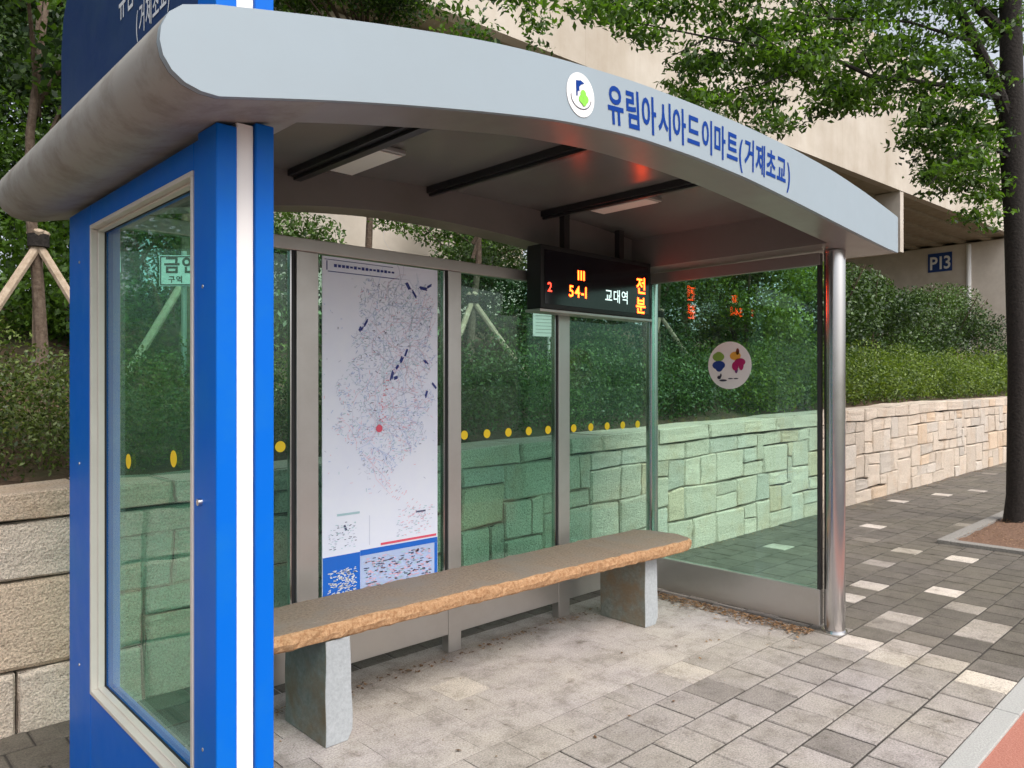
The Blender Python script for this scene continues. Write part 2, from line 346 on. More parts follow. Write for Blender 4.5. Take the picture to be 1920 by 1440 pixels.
# ------------------------------------------------------------------ stone retaining wall
WY = 3.78
def wtop(x): return 1.035 + .0155*(x-.74) if x < 12 else 1.21 + .004*(x-12)
wall = thing('stone_wall', (6, WY+.2, 0), 'long low retaining wall of rough beige granite blocks behind the shelter', 'wall')
nr = 8; cw = .13; X0, X1 = -4.0, 34.0; nc = int((X1-X0)/cw); occ = np.zeros((nc, nr), bool)
V = []; T = []
XJ = rng.normal(0, .009, (nc+1, nr+1)); ZJ = rng.normal(0, .007, (nc+1, nr+1)); ZJ[:, 0] = -.02; ZJ[:, nr] = rng.normal(0, .006, nc+1)
def wp(i, j, di, dj, y):
    zx = X0 + i*cw + XJ[i, j] + di; zz = (j/nr)*wtop(X0+i*cw) + ZJ[i, j] + dj; return (zx, y, zz)
for j in range(nr):
    for i in range(nc):
        if occ[i, j]: continue
        cap = j == nr-1
        near = X0+i*cw < 6
        wmax = 1
        want = (rng.integers(2, 5) if near else rng.integers(2, 5)) if not cap else rng.integers(3, 7)
        while wmax < want and i+wmax < nc and not occ[i+wmax, j]: wmax += 1
        hh = 1 if cap else int(rng.choice([1, 2, 3], p=[.15, .45, .40] if near else [.42, .5, .08])); hh = min(hh, nr-1-j) if not cap else 1
        hh = max(1, hh)
        if wmax <= 3: hh = min(hh, 2)
        while hh > 1 and occ[i:i+wmax, j:j+hh].any(): hh -= 1
        occ[i:i+wmax, j:j+hh] = True
        gp = .0048; yo = WY - rng.uniform(.0, .013) - (.012 if cap else 0); ch = .014
        col = np.array((.55,.470,.39))*rng.uniform(.88, 1.1)*1.08
        r_ = rng.random()
        if r_ < .09: col = col*np.array((1.0,.92,.83))
        elif r_ < .3: col = col*np.array((.93,.97,1.02))
        i1, j1 = i+wmax, j+hh
        ns = 3      # front face as 3x3 patch, cheap pillowing
        A_ = np.array(wp(i, j, gp, gp, 0)); B_ = np.array(wp(i1, j, -gp, gp, 0)); C_ = np.array(wp(i1, j1, -gp, -gp, 0)); D_ = np.array(wp(i, j1, gp, -gp, 0))
        n_ = 6; G = {}
        for a_ in range(n_+1):
            for b_ in range(n_+1):
                u, v = a_/n_, b_/n_; u = (0, .035, .22, .5, .78, .965, 1)[a_]; v = (0, .05, .25, .5, .75, .95, 1)[b_]
                p = A_*(1-u)*(1-v) + B_*u*(1-v) + C_*u*v + D_*(1-u)*v
                ed = (a_ in (0, n_)) or (b_ in (0, n_))
                p = p.copy(); p[1] = yo + (.015 if ed else rng.normal(0, .0028) - .002)
                if ed: p[0] += rng.normal(0, .0025); p[2] += rng.normal(0, .0025)
                G[a_, b_] = p
        for a_ in range(n_):
            for b_ in range(n_): V.append([G[a_, b_], G[a_+1, b_], G[a_+1, b_+1], G[a_, b_+1]]); T.append(col)
        for s0, s1 in (((0,0),(n_,0)), ((n_,0),(n_,n_)), ((n_,n_),(0,n_)), ((0,n_),(0,0))):
            p, q = G[s0], G[s1]; p2, q2 = p.copy(), q.copy(); dd = .34 if cap and s0[1] == n_ and s1[1] == n_ else .08; p2[1] = q2[1] = yo+.015+dd; V.append([p, p2, q2, q]); T.append(col)
quadmesh('stonework', np.array(V), M['stone'], wall, np.array(T), org=(6, WY+.2, 0))
MB().add([(X0,WY+.05,-.1),(X1,WY+.05,-.1),(X1,WY+.05,wtop(X1)-.04),(X0,WY+.05,wtop(X0)-.04),(X0,WY+.36,-.1),(X1,WY+.36,-.1),(X1,WY+.36,wtop(X1)-.04),(X0,WY+.36,wtop(X0)-.04)],
    [(0,1,2,3),(5,4,7,6),(3,2,6,7),(0,3,7,4),(1,5,6,2),(0,4,5,1)]).build('backing', M['mortar'], wall)
# planted bank behind
bk = MB(); nx, ny = 90, 16; pts = []
for j in range(ny+1):
    for i in range(nx+1):
        X = -12 + 60*i/nx; t = j/ny; Y = WY+.34 + 16*t; z = wtop(max(-4, min(34, X)))-.07 + 1.6*min(1, t*3.0) + (rng.normal(0, .035) if j else 0); pts.append((X, Y, z))
bk.add(pts, [(j*(nx+1)+i, j*(nx+1)+i+1, (j+1)*(nx+1)+i+1, (j+1)*(nx+1)+i) for j in range(ny) for i in range(nx)])
tag(bk.build('planted_bank', M['soil'], smooth=True), kind='structure')
def bankz(x, y):
    return wtop(max(-4, min(34, x)))-.07 + 1.6*min(1, max(0, (y-WY-.34)/16*3.0))

# ------------------------------------------------------------------ elevated railway deck and piers
TH = R(49.5); RT = Vector((math.sin(A), -math.cos(A), 0))
TD = FW*math.cos(TH) + RT*math.sin(TH); ND = FW*math.sin(TH) - RT*math.cos(TH)
def dk(t, n, z): return TD*t + ND*n + Vector((0,0,z))
MD = Matrix(((TD.x, ND.x, 0, 0), (TD.y, ND.y, 0, 0), (0,0,1,0), (0,0,0,1)))
deck = thing('railway_viaduct', dk(20, 12, 0), 'pale concrete elevated railway deck crossing high behind the trees', 'viaduct')
MB().box((-6, 10, 7.58), (70, 10.25, 12), 0, MD).build('parapet', M['deckface'], deck)
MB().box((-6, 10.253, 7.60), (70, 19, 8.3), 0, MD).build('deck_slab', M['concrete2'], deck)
MB().box((24.7, 10.02, 5.65), (24.95, 18.9, 7.575), 0, MD).build('cross_beam', M['concrete'], deck)
rb = MB()
for k in range(9): rb.box((-6, 10.8+k*.95, 7.50), (70, 11.1+k*.95, 7.598), 0, MD)
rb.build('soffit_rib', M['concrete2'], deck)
def pier(t0, t1, n0, n1, label):
    p = thing('pier', dk((t0+t1)/2, (n0+n1)/2, 0), label, 'pier', 'piers under the viaduct')
    MB().box((t0, n0, -.1), (t1, n1, 7.49), 0, MD).build('shaft', M['concrete3'], p, bevel=.04)
    return p
pier(4.2, 9.7, 11, 14, 'beige concrete pier seen over the back frame just under the shelter roof')
pr = pier(35.6, 37.4, 10.2, 17.5, 'beige concrete pier carrying the blue P13 plate and a white pipe')
sg = MB().box((35.57, 12.28, 6.38), (35.597, 13.25, 7.2), 0, MD).build('number_plate', mat('plate_blue', (.01,.05,.22), .4), pr)
tx = MB(); L_ = text(tx, 'P13', (0,0,0), (1,0,0), (0,0,1), 1, .9, .02)
vs = [dk(35.562, 13.2 - v[0]*.9/L_, 6.5 + v[2]*.78) for v in tx.v]; tx.v = [tuple(v) for v in vs]; tx.build('plate_lettering', M['white'], sg)
MB().tube([dk(35.5, 11.6, 1.5), dk(35.5, 11.6, 7.4)], [.09, .09], 10).build('drain_pipe', M['white'], pr, smooth=True)

# ------------------------------------------------------------------ bus shelter
SY0, SY1, RX0, RX1 = 1.654, 3.46, .554, 4.80
BOT = [(.554, 2.235), (.58,2.185), (.62,2.150), (.68,2.138), (.80,2.166), (1.0, 2.212), (1.25,2.262), (1.5,2.308), (1.8,2.358), (2.2,2.396), (2.6,2.404), (3.0,2.396), (3.5,2.366), (4.1,2.325), (4.6,2.292), (4.80,2.285)]
TOPP = [(.554, 2.235), (.565,2.275), (.60,2.315), (.66,2.337), (.80,2.371), (1.0,2.418), (1.25,2.470), (1.5,2.518), (1.8,2.557), (2.2,2.594), (2.6,2.612), (3.0,2.620), (3.4,2.618), (3.87,2.60), (4.3,2.562), (4.73,2.509), (4.80,2.498)]
def smooth_tab(tab, n=70):
    from math import floor
    xs = np.linspace(tab[0][0], tab[-1][0], n); ys = np.array([lerp_tab(tab, x) for x in xs])
    k = np.array([1,2,3,2,1])/9; y2 = np.convolve(np.pad(ys, 2, mode='edge'), k, 'valid'); y2[xs < .75] = ys[xs < .75]; y2[-3:] = ys[-3:]
    return list(zip(xs.tolist(), y2.tolist()))
BOTs = smooth_tab([t for t in BOT if t[0] >= .68], 60); TOPs = smooth_tab([t for t in TOPP if t[0] >= .60], 60)
bot = lambda x: lerp_tab(BOTs, x); top = lambda x: lerp_tab(TOPs, x)
c0 = [(.600,2.318), (.572,2.290), (.556,2.255), (.553,2.225), (.560,2.195), (.578,2.168), (.605,2.149), (.640,2.139)]
outline = [(x, z) for x, z in TOPs[::-1]] + c0[1:] + BOTs
sh = thing('bus_shelter', (2.6, 2.5, 0), 'blue and grey bus shelter with arched roof and green glass walls', 'bus shelter')
XZ = lambda a, b, d: (a, d, b)
roof = MB().prism(outline, XZ, SY0, SY0+.02)
IX0, IX1, IY0, IY1 = .98, 4.32, 1.87, 3.28
# rim: front box, rear box, left and right end boxes
roof.prism(outline, XZ, SY0+.022, IY0, 1)
roof.prism(outline, XZ, IY1, SY1, 1)
def seg(xa, xb):
    xs = np.linspace(xa, xb, 16); return [(x, top(x)-.001) for x in xs[::-1]] + [(x, bot(x)+.001) for x in xs]
left_pts = [(x, z) for x, z in TOPs[::-1] if x <= IX0] + c0[1:] + [(x, z) for x, z in BOTs if x <= IX0]
roof.prism([(IX0, top(IX0))] + left_pts + [(IX0, bot(IX0))], XZ, IY0, IY1, 2)
roof.prism(seg(IX1, RX1), XZ, IY0, IY1, 1)
# rear rim of the rolled end uses painted grey
rf = roof.build('roof', [M['fascia'], M['soffit'], M['rollpaint']], sh, smooth=True)
# ends of the front/rear boxes at the rolled side get the dusty paint
for p in rf.data.polygons:
    c = p.center + Vector((2.6, 2.5, 0))
    if p.material_index == 1 and c.x < .99: p.material_index = 2
cl = MB(); xs = np.linspace(IX0-.01, IX1+.01, 40)
cl.prism([(x, top(x)-.02) for x in xs[::-1]] + [(x, top(x)-.035) for x in xs], XZ, IY0-.01, IY1+.01).build('ceiling_panel', M['ceil'], rf, smooth=True)
for bx_, bw in ((1.72, .05), (2.515, .028), (3.41, .028)):
    z = top(bx_)-.036
    MB().box((bx_-bw, IY0+.001, z-.035), (bx_+bw, IY1-.001, z)).box((bx_-bw*.4, IY0+.001, z-.05), (bx_+bw*.4, IY1-.001, z-.035)).build('ceiling_beam', M['dark'], rf, bevel=.002)
for lx, ly in ((1.87, 2.93), (3.56, 2.76)):
    z = top(lx)-.037
    MB().box((lx-.075, ly-.22, z-.022), (lx+.075, ly+.22, z)).build('lamp_housing', M['alu'], rf, bevel=.004)
    MB().box((lx-.062, ly-.205, z-.028), (lx+.062, ly+.205, z-.0225)).build('lamp_diffuser', M['diffuser'], rf, bevel=.003)
lt = MB(); yp = SY0 - .0015
tx0 = 2.035
def pth(t):
    x = tx0 + t; zc = (bot(x)*.53 + top(x)*.47); sl_ = (bot(x+.05)+top(x+.05)-bot(x-.05)-top(x-.05))/.2
    e1 = Vector((1, 0, sl_)).normalized(); e2 = Vector((-e1.z, 0, e1.x)); return Vector((x, yp, zc)) - e2*.054, e1, e2
LT = '유림아시아드이마트(거제초교)'
wtot = text(MB(), LT, (0,0,0), (1,0,0), (0,0,1), .148, .66)
text(lt, LT, (0,0,0), (1,0,0), (0,0,1), .148, .66*1.36/wtot, .024, path=pth)
lt.build('lettering', M['letterblue'], rf)
for sx in ():
    MB().box((sx, SY0-.0008, bot(sx)+.004), (sx+.0028, SY0+.004, top(sx)-.004)).build('panel_seam', M['soffit'], rf)
em = MB(); lc = Vector((1.897, SY0-.0012, 2.464)); E1, E2 = Vector((1,0,.12)).normalized(), Vector((-.12,0,1)).normalized()
disc(em, lc, E1, E2, .070, .073, 40, .001, 0)
def ep(a, b, d): return lc + E1*a + E2*b + Vector((0, -.0018-d, 0))
em.prism([(-.020,.045),(.004,.048),(.022,.040),(.004,.034),(-.006,.026),(-.006,.012),(-.016,.012),(-.018,-.005),(-.024,-.005)], ep, 0, .0008, 1)
for a_, b_, r_ in ((.012,.004,.014),(.002,-.014,.014),(.022,-.012,.014),(.012,-.024,.012)):
    em.prism([(a_+math.cos(i*.4488)*r_, b_+math.sin(i*.4488)*r_) for i in range(14)], ep, .0004+a_*.03-b_*.01, .0012+a_*.03-b_*.01, 2)
arc = [(math.cos(a_)*.052, math.sin(a_)*.04-.008) for a_ in np.linspace(R(170), R(350), 24)]
em.prism(arc + [(p[0]*.95, p[1]*.93-.0004) for p in arc[::-1]], ep, 0, .0008, 3)
em.build('emblem', [M['white'], M['letterblue'], M['green'], M['ink']], rf)

# blue end unit
FX, FX1, FY, FY1 = .762, .911, 1.89, 3.275
WZ0, WZ1, OY0, OY1 = .385, 2.066, 2.022, 2.985      # window opening
def botr(x): return bot(x)
fr = MB()
zt = 2.14
FXB = FX+.098
fr.box((FX, FY, 0), (FXB, OY0, zt))              # front stile (side face)
fr.box((FX, OY1, 0), (FXB, FY1, zt))
fr.box((FX, OY0, 0), (FXB, OY1, WZ0)); fr.box((FX, OY0, WZ1), (FXB, OY1, zt))
bf = fr.build('blue_frame', M['blue'], sh, bevel=.004)
# striped corner column, running up through the roof
cx0, cx1 = FX+.003, FX1
MB().box((FX-.002, FY-.022, 0), (FX+.052, FY+.10, 2.155)).build('corner_column', M['blue'], sh, bevel=.004)
MB().box((FX+.054, FY-.012, 0), (FX+.099, FY+.10, 2.170)).build('white_stripe', M['whitestripe'], sh, bevel=.002)
MB().box((FX+.101, FY-.022, 0), (FX+.152, FY+.10, 2.178)).build('corner_column', M['blue'], sh, bevel=.004)
sb = MB()
sb.box((FX-.002, FY-.02, 2.36), (FX+.052, FY+.10, 3.3)); sb.box((FX+.101, FY-.02, 2.38), (FX+.152, FY+.10, 3.3)); sb.box((FX+.0525, FY-.010, 2.37), (FX+.1005, FY+.10, 3.3), 1)
sgp = MB()
prof = [(FY+.101, 2.34), (3.40, 2.30), (3.43, 2.5), (3.43, 2.83), (3.40, 2.95), (3.32, 3.04), (3.18, 3.14), (2.95, 3.25), (2.6, 3.33), (2.2, 3.36), (FY+.101, 3.36)]
sign = sgp.prism(prof, lambda a, b, d: (d, a, b), FX+.006, FX+.145).build('sign_board', M['navy'], sh, bevel=.006)
sb.build('sign_post', [M['blue'], M['whitestripe']], sh, bevel=.003)
st_ = MB(); xs_ = FX+.004
text(st_, '유림아시아드이마트', (xs_, 2.68, 2.70), (0,-1,0), (0,0,1), .135, .60, .015)
st_.build('sign_lettering', M['lettergrey'], sign); st_ = MB()
text(st_, '(거제초교)', (xs_, 2.505, 2.585), (0,-1,0), (0,0,1), .105, .60, .012)
st_.build('sign_lettering', M['lettergrey'], sign)
# window trim (aluminium bead) and pane
tr = MB(); g_ = .028; a0, a1, b0, b1 = OY0, OY1, WZ0, WZ1
def ring(mb, y0, y1, z0, z1, wd, x0, x1, mi=0):
    mb.box((x0, y0, z0), (x1, y1, z0+wd), mi).box((x0, y0, z1-wd), (x1, y1, z1), mi).box((x0, y0, z0+wd), (x1, y0+wd, z1-wd), mi).box((x0, y1-wd, z0+wd), (x1, y1, z1-wd), mi)
ring(tr, a0+.001, a1-.001, b0+.001, b1-.001, .014, FX-.004, FX+.040)
ring(tr, a0+.015, a1-.015, b0+.015, b1-.015, .008, FX+.018, FX+.040)
tr.build('window_trim', M['trim'], bf, bevel=.002)
gk = MB(); ring(gk, a0+.016, a1-.016, b0+.016, b1-.016, .009, FX+.0405, FX+.045); gk.build('window_gasket', M['black'], bf)
gp_ = MB().box((FX+.0455, a0+.002, b0+.002), (FX+.0535, a1-.002, b1-.002)).build('side_pane', M['glass'], sh)
for y_, z_ in ((2.715, 1.236), (2.297, 1.275)):
    disc(MB(), (FX+.0447, y_, z_), (0,-1,0), (0,0,1), .025, n=24, th=-.0008).build('warning_dot', M['yellow'], gp_)
for sy_, sz_ in ((1.955, .55), (1.955, 1.75), (3.13, .45), (3.13, 1.2), (3.13, 1.95)):
    MB().tube([(FX-.003, sy_, sz_), (FX+.002, sy_, sz_)], [.005, .006], 10).build('screw', M['alu'], bf, smooth=True)
lk_ = MB().tube([(FX-.012, 1.965, 1.19), (FX+.004, 1.965, 1.19)], [.009, .011], 14).build('lock', M['steel'], bf, smooth=True)

# round stainless posts
MB().tube([(4.53, 1.92, 0), (4.53, 1.92, 2.296)], [.060, .060], 32).tube([(4.53,1.92,0), (4.53,1.92,.012)], [.075,.072], 32).build('front_post', M['steel'], sh, smooth=True)
MB().tube([(4.55, 3.27, 0), (4.55, 3.27, 2.30)], [.044, .044], 28).build('rear_post', M['steel'], sh, smooth=True)
# back wall frame
BY = 3.27; ZB0, ZB1, ZT0, ZT1 = .10, .34, 2.125, 2.188
bfr = MB()
bfr.box((FX1+.001, BY-.02, ZT0), (4.50, BY+.03, ZT1))
MB().box((1.45, BY-.02, ZB0), (4.50, BY+.03, ZB1)).build('bottom_rail', M['alu'], sh, bevel=.004)
back = bfr.build('top_rail', M['alu'], sh, bevel=.004)
for x0, x1 in ((1.70, 1.815), (2.615, 2.707), (3.515, 3.62)):
    MB().box((x0, BY-.024, 0 if x0 > 2 else ZB1+.001), (x1, BY+.034, ZT0-.001)).build('mullion', M['alu'], sh, bevel=.003)
    MB().box((x0-.022, BY-.012, ZB1+.002), (x0-.0005, BY+.012, ZT0-.002)).build('edge_seal', M['black'], sh)
    MB().box((x0-.028, BY-.016, ZB1+.002), (x0-.0225, BY+.014, ZT0-.002)).build('glazing_bead', M['steel'], sh)
panes = []
panes.append(MB().box((FX1+.002, BY-.002, .06), (1.448, BY+.008, ZT0-.001)).build('back_pane', M['glass'], sh))
for x0, x1 in ((1.4485, 1.672), (1.817, 2.586), (2.709, 3.486), (3.622, 4.50)):
    panes.append(MB().box((x0, BY-.002, ZB1+.001), (x1, BY+.008, ZT0-.001)).build('back_pane', M['glass'], sh))
def bx_at(px):
    u = (px-960)/1403; d = BY/(math.sin(A)-math.cos(A)*u); return d*(math.cos(A)+math.sin(A)*u)
for k, pxs in ((1, (525,)), (3, (870, 907, 948, 988, 1027)), (4, (1075, 1105, 1135, 1168, 1195))):
    a_ = bx_at(pxs[0]); b_ = bx_at(pxs[-1])
    for i in range(len(pxs)):
        xx = a_ + (b_-a_)*i/max(1, len(pxs)-1); disc(MB(), (xx, BY-.0025, 1.203), (1,0,0), (0,0,1), .026, n=22, th=.0012).build('warning_dot', M['yellow'], panes[k])
# right side wall: pane with steel sill
SX = 4.485
MB().box((SX-.018, 1.985, .03), (SX+.03, 3.224, .25)).build('side_sill', M['alu'], sh, bevel=.004)
MB().box((SX-.018, 1.985, 2.215), (SX+.03, 3.224, 2.288)).build('side_head', M['soffit'], sh, bevel=.004)
MB().box((SX-.012, 1.982, .25), (SX+.02, 2.002, 2.214)).build('edge_seal', M['dark'], sh)
sp_ = MB().box((SX, 2.003, .251), (SX+.01, 3.224, 2.214)).build('side_pane', M['glass'], sh)
stc = MB(); c_ = Vector((SX-.0008, 2.60, 1.617)); ey, ez = Vector((0,-1,0)), Vector((0,0,1))
disc(stc, c_, ey, ez, .160, .158, 40, -.001, 0)
def ell(y, z, a, b, mi, n=16, d=.001):
    stc.prism([(math.cos(i*2*math.pi/n)*a, math.sin(i*2*math.pi/n)*b) for i in range(n)], lambda p, q, e_: c_ + ey*(y+p) + ez*(z+q) + Vector((-d-e_-.001, 0, 0)), 0, .0006, mi)
ell(-.080, .058, .044, .030, 1); ell(-.078, .070, .030, .022, 1, d=.0016); ell(-.078, .002, .048, .030, 2); ell(-.074, -.008, .030, .034, 2, d=.0016); ell(.045, .062, .040, .028, 3)
ell(.062, .090, .012, .022, 4); ell(.078, .020, .040, .026, 5); ell(.045, -.006, .024, .030, 5, d=.0016); ell(.088, .002, .018, .036, 5, d=.002); ell(.052,-.024,.012,.03,6)
for y, z, a, b in ((-.075,-.080,.014,.012),(-.045,-.100,.028,.007),(.01,-.088,.018,.004),(.05,-.088,.018,.004),(-.062,-.066,.006,.012)): ell(y, z, a, b, 7)
stc.build('sticker', [M['white'], mat('st_green',(.20,.36,.06),.5), mat('st_blue',(.01,.04,.24),.5), mat('st_orange',(.70,.36,.05),.5), mat('st_brown',(.2,.05,.03),.5), mat('st_magenta',(.40,.01,.12),.5), mat('st_purple',(.13,.03,.16),.5), M['ink']], sp_)

# ------------------------------------------------------------------ route map poster
pz0, pz1, px0, px1 = .43, 2.118, 1.84, 2.545
pm = thing('route_map', ((px0+px1)/2, BY-.03, pz0), 'tall white bus route map poster mounted in the glass back wall', 'route map')
yy = BY-.014
MB().box((px0, yy, pz0), (px1, yy+.006, pz1)).build('poster_sheet', speck('poster_white', (.78,.82,.97), (.82,.86,.97), 3, .35, 0), pm)
W_, H_ = px1-px0, pz1-pz0
def mk(mb, u, v, w_, h_, mi=0, ang=0, d=.0012):
    c, s = math.cos(ang), math.sin(ang)
    q = [(px0+u*W_ + a*c - b*s, pz1-v*H_ + a*s + b*c) for a, b in ((-w_/2,-h_/2),(w_/2,-h_/2),(w_/2,h_/2),(-w_/2,h_/2))]
    if any(p[0] < px0+.003 or p[0] > px1-.003 for p in q): return
    mb.add([(p[0], yy-d, p[1]) for p in q], [(0,1,2,3)], mi)
pal = [mat('map_grey', (.50,.54,.68), .6), mat('map_teal', (.42,.62,.68), .6), mat('map_blue', (.38,.50,.78), .6), mat('map_pink', (.80,.48,.58), .6), mat('map_dark', (.06,.07,.16), .6)]
rm = MB()
def mapdens(u, v):
    lo = np.interp(v, [.05,.12,.18,.24,.30,.38,.44,.5,.56,.62], [.36,.26,.34,.20,.24,.08,.16,.06,.26,.34]); hi = np.interp(v, [.05,.14,.22,.3,.36,.42,.48,.54,.62,.66], [.90,1.,.92,1.,.86,.99,.84,.90,.62,.55]); return lo < u < hi
for i in range(3200):
    v = random.uniform(.05, .64) if random.random() < .93 else random.uniform(.5, .7); u = random.random()
    if not mapdens(u, v) and random.random() > .04: continue
    k = random.choices([0,1,2,3,4], [6,3,4,(3 if v > .38 else 1),.6])[0]
    mk(rm, u, v, random.uniform(.005,.020), random.uniform(.0016,.0034), k, random.choice([0,0,.6,-.6,1.57,.9]), .0012+random.random()*.0006)
# route lines: random walks
for i in range(150):
    u, v = random.uniform(.2,.9), random.uniform(.1,.6); a = random.choice([0,.78,1.57,-.78]); k = random.choices([0,1,2,3], [3,2,3,3])[0]
    for s in range(random.randint(5, 14)):
        L = random.uniform(.015,.05); u2, v2 = u + math.cos(a)*L/W_, v - math.sin(a)*L/H_
        if not mapdens((u+u2)/2, (v+v2)/2): break
        mk(rm, (u+u2)/2, (v+v2)/2, L, .0013, k, a, .0022); u, v = u2, v2; a += random.choice([0,0,.5,-.5])
for i in range(60):    # pale pink tail towards the lower right
    t = random.random(); mk(rm, .5+.4*t+random.gauss(0,.04), .66+.16*t+random.gauss(0,.02), .012, .003, random.choice([3,3,0]), .6)
rm.build('map_drawing', pal, pm)
dl = MB()
for u, v, l, a in ((.34,.185,.045,1.0),(.31,.205,.03,1.1),(.70,.27,.05,1.2),(.66,.295,.04,1.1),(.62,.32,.03,.8),(.57,.345,.05,1.3),(.72,.06,.05,-1.),(.78,.085,.05,-.9),(.86,.065,.06,-.1),(.92,.055,.04,.5),(.88,.30,.03,-.7),(.97,.375,.05,-.8),(.90,.40,.04,1.2),(.60,.35,.03,.3)):
    for k in range(3): mk(dl, u+random.gauss(0,.006), v+random.gauss(0,.004), l*.8, .007, 0, a, .003+k*.0002)
for k in range(16): mk(dl, .10+.032*k, .025, .016, .016*random.uniform(.5,1), 0, 0, .003)
mk(dl, .34, .043, .42, .004, 0); mk(dl, .30, .009, .40, .003, 0); mk(dl, .035, .026, .006, .045, 0)
dl.build('title_marks', mat('map_navy', (.03,.05,.25), .6), pm)
rd = MB()
disc(rd, (px0+.46*W_, yy-.0035, pz1-.505*H_), (1,0,0), (0,0,1), .020, n=9, th=.001)
for k in range(40): mk(rd, .46+random.gauss(0,.03)+.08*(k/40), .50-.16*k/40+random.gauss(0,.01), .006, .004, 0, .5, .003)
mk(rd, .73, .858, .36, .012, 0, 0, .0025)
rd.build('location_marks', mat('map_red', (.75,.10,.16), .6), pm)
bb = MB(); zb = pz1-.87*H_
bb.add([(px0+.002, yy-.001, pz0+.002), (px0+.30*W_, yy-.001, pz0+.002), (px0+.30*W_, yy-.001, zb), (px0+.002, yy-.001, zb)], [(0,1,2,3)])
bb.add([(px0+.30*W_+.001, yy-.001, zb-.022), (px1-.002, yy-.001, zb-.022), (px1-.002, yy-.001, zb+.006), (px0+.30*W_+.001, yy-.001, zb+.006)], [(0,1,2,3)])
bb.add([(px1-.022, yy-.001, pz0+.002), (px1-.002, yy-.001, pz0+.002), (px1-.002, yy-.001, zb-.0225), (px1-.022, yy-.001, zb-.0225)], [(0,1,2,3)])
bb.build('blue_block', mat('poster_blue', (.01,.14,.62), .4), pm)
pb = MB().add([(px0+.30*W_+.001, yy-.001, pz0+.002), (px1-.0225, yy-.001, pz0+.002), (px1-.0225, yy-.001, zb-.0225), (px0+.30*W_+.001, yy-.001, zb-.0225)], [(0,1,2,3)])
pb.build('pale_block', mat('poster_pale', (.46,.56,.82), .4), pm)
wm = MB()
for k in range(150): mk(wm, random.uniform(.05,.27), .91+.085*random.random(), random.uniform(.006,.022), .004, 0, random.choice([0,.3,-.2]), .002)
wm.build('white_text_marks', M['white'], pm)
tm = MB()
for k in range(420): mk(tm, random.uniform(.34,.93), .893+.10*random.random(), random.uniform(.008,.026), .0045, random.choice([4,0,3,1,3]), 0, .0024)
for k in range(90): mk(tm, random.uniform(.05,.27), .775+.08*random.random(), random.uniform(.005,.015), .003, random.choice([0,1,4]), 0, .002)
for k in range(120): mk(tm, random.uniform(.62,.96), .76+.085*random.random(), random.uniform(.005,.018), .003, random.choice([0,3,1]), 0, .002)
for k in range(14): mk(tm, .12+.013*k, .752, .010, .011, 1, 0, .0022)
for k in range(6): mk(tm, .80+.015*k, .775, .010, .009, 4, 0, .0022)
mk(tm, .38, .81, .0025, .15, 0); mk(tm, .18, .792, .012, .03, 4, .4)
tm.build('legend_text_marks', pal, pm)

# ------------------------------------------------------------------ LED arrival board
LX0, LX1, LY, LZ0, LZ1 = 3.20, 4.30, 3.10, 1.945, 2.33
led = thing('arrival_board', ((LX0+LX1)/2, 3.16, LZ0), 'black electronic bus arrival board with glowing orange text hung under the roof', 'display board')
MB().box((LX0, LY, LZ0), (LX1, LY+.12, LZ1)).build('housing', M['black'], led, bevel=.006)
MB().box((LX0-.01, LY-.005, LZ0-.018), (LX1+.01, LY+.125, LZ0-.001)).build('bottom_rail', M['alu'], led, bevel=.003)
MB().box((LX0+.25, LY+.04, LZ1+.001), (LX0+.30, LY+.08, 2.56)).build('hanger', M['dark'], led)
MB().box((LX1-.30, LY+.04, LZ1+.001), (LX1-.25, LY+.08, 2.53)).build('hanger', M['dark'], led)
MB().box((LX0+.03, LY-.003, LZ0+.03), (LX1-.03, LY-.0005, LZ1-.03)).build('screen', mat('screen_black', (.008,.008,.012), .12), led)
ot = mat('led_orange', (.1,.02,0), .5, emit=(1,.055,.006), es=11); wt = mat('led_white', (.1,.1,.1), .5, emit=(.65,.85,.80), es=1.0); rt = mat('led_red', (.1,0,0), .5, emit=(1,.04,.02), es=3.5)
o_ = MB(); yq = LY-.0045
text(o_, '111', (3.52, yq, 2.145), (1,0,0), (0,0,1), .085, 1.3, .01); o_.build('orange_text', ot, led); o_ = MB(); text(o_, '54-1', (3.44, yq, 2.035), (1,0,0), (0,0,1), .10, 1.0, .012); o_.build('orange_text', ot, led); o_ = MB()
text(o_, '전', (4.12, yq, 2.12), (1,0,0), (0,0,1), .12, 1.0, .02); text(o_, '분', (4.12, yq, 1.985), (1,0,0), (0,0,1), .12, 1.0, .02)
o_.build('orange_text', ot, led)
w_ = MB(); text(w_, '교대역', (3.79, yq, 2.035), (1,0,0), (0,0,1), .095, .9, .008); w_.build('white_text', wt, led)
r_ = MB(); text(r_, '2', (3.25, yq, 2.05), (1,0,0), (0,0,1), .08, 1, .01); r_.build('red_text', rt, led)

# ------------------------------------------------------------------ bench
bn = thing('stone_bench', (2.7, 2.9, 0), 'long worn brown granite slab bench on two pale stone legs inside the shelter', 'bench')
fr_ = [(1.20,2.745),(1.7,2.735),(2.2,2.72),(2.7,2.70),(3.2,2.68),(3.7,2.655),(4.0,2.64),(4.14,2.66)]
bk_ = [(4.20,2.80),(4.17,3.02),(4.10,3.10),(3.6,3.12),(3.0,3.125),(2.4,3.125),(1.8,3.13),(1.20,3.13)]
def dens(poly, n):
    out = []
    for (a, b), (c, d) in zip(poly, poly[1:]+poly[:1]):
        k = max(1, int(math.hypot(c-a, d-b)/n))
        for i in range(k): t = i/k; out.append((a+(c-a)*t, b+(d-b)*t))
    return out
pl = dens(fr_ + bk_, .035); rngb = random.Random(3)
levels = [(.438, -.012), (.447, .0), (.470, .006), (.492, .003), (.503, -.004), (.507, -.014)]
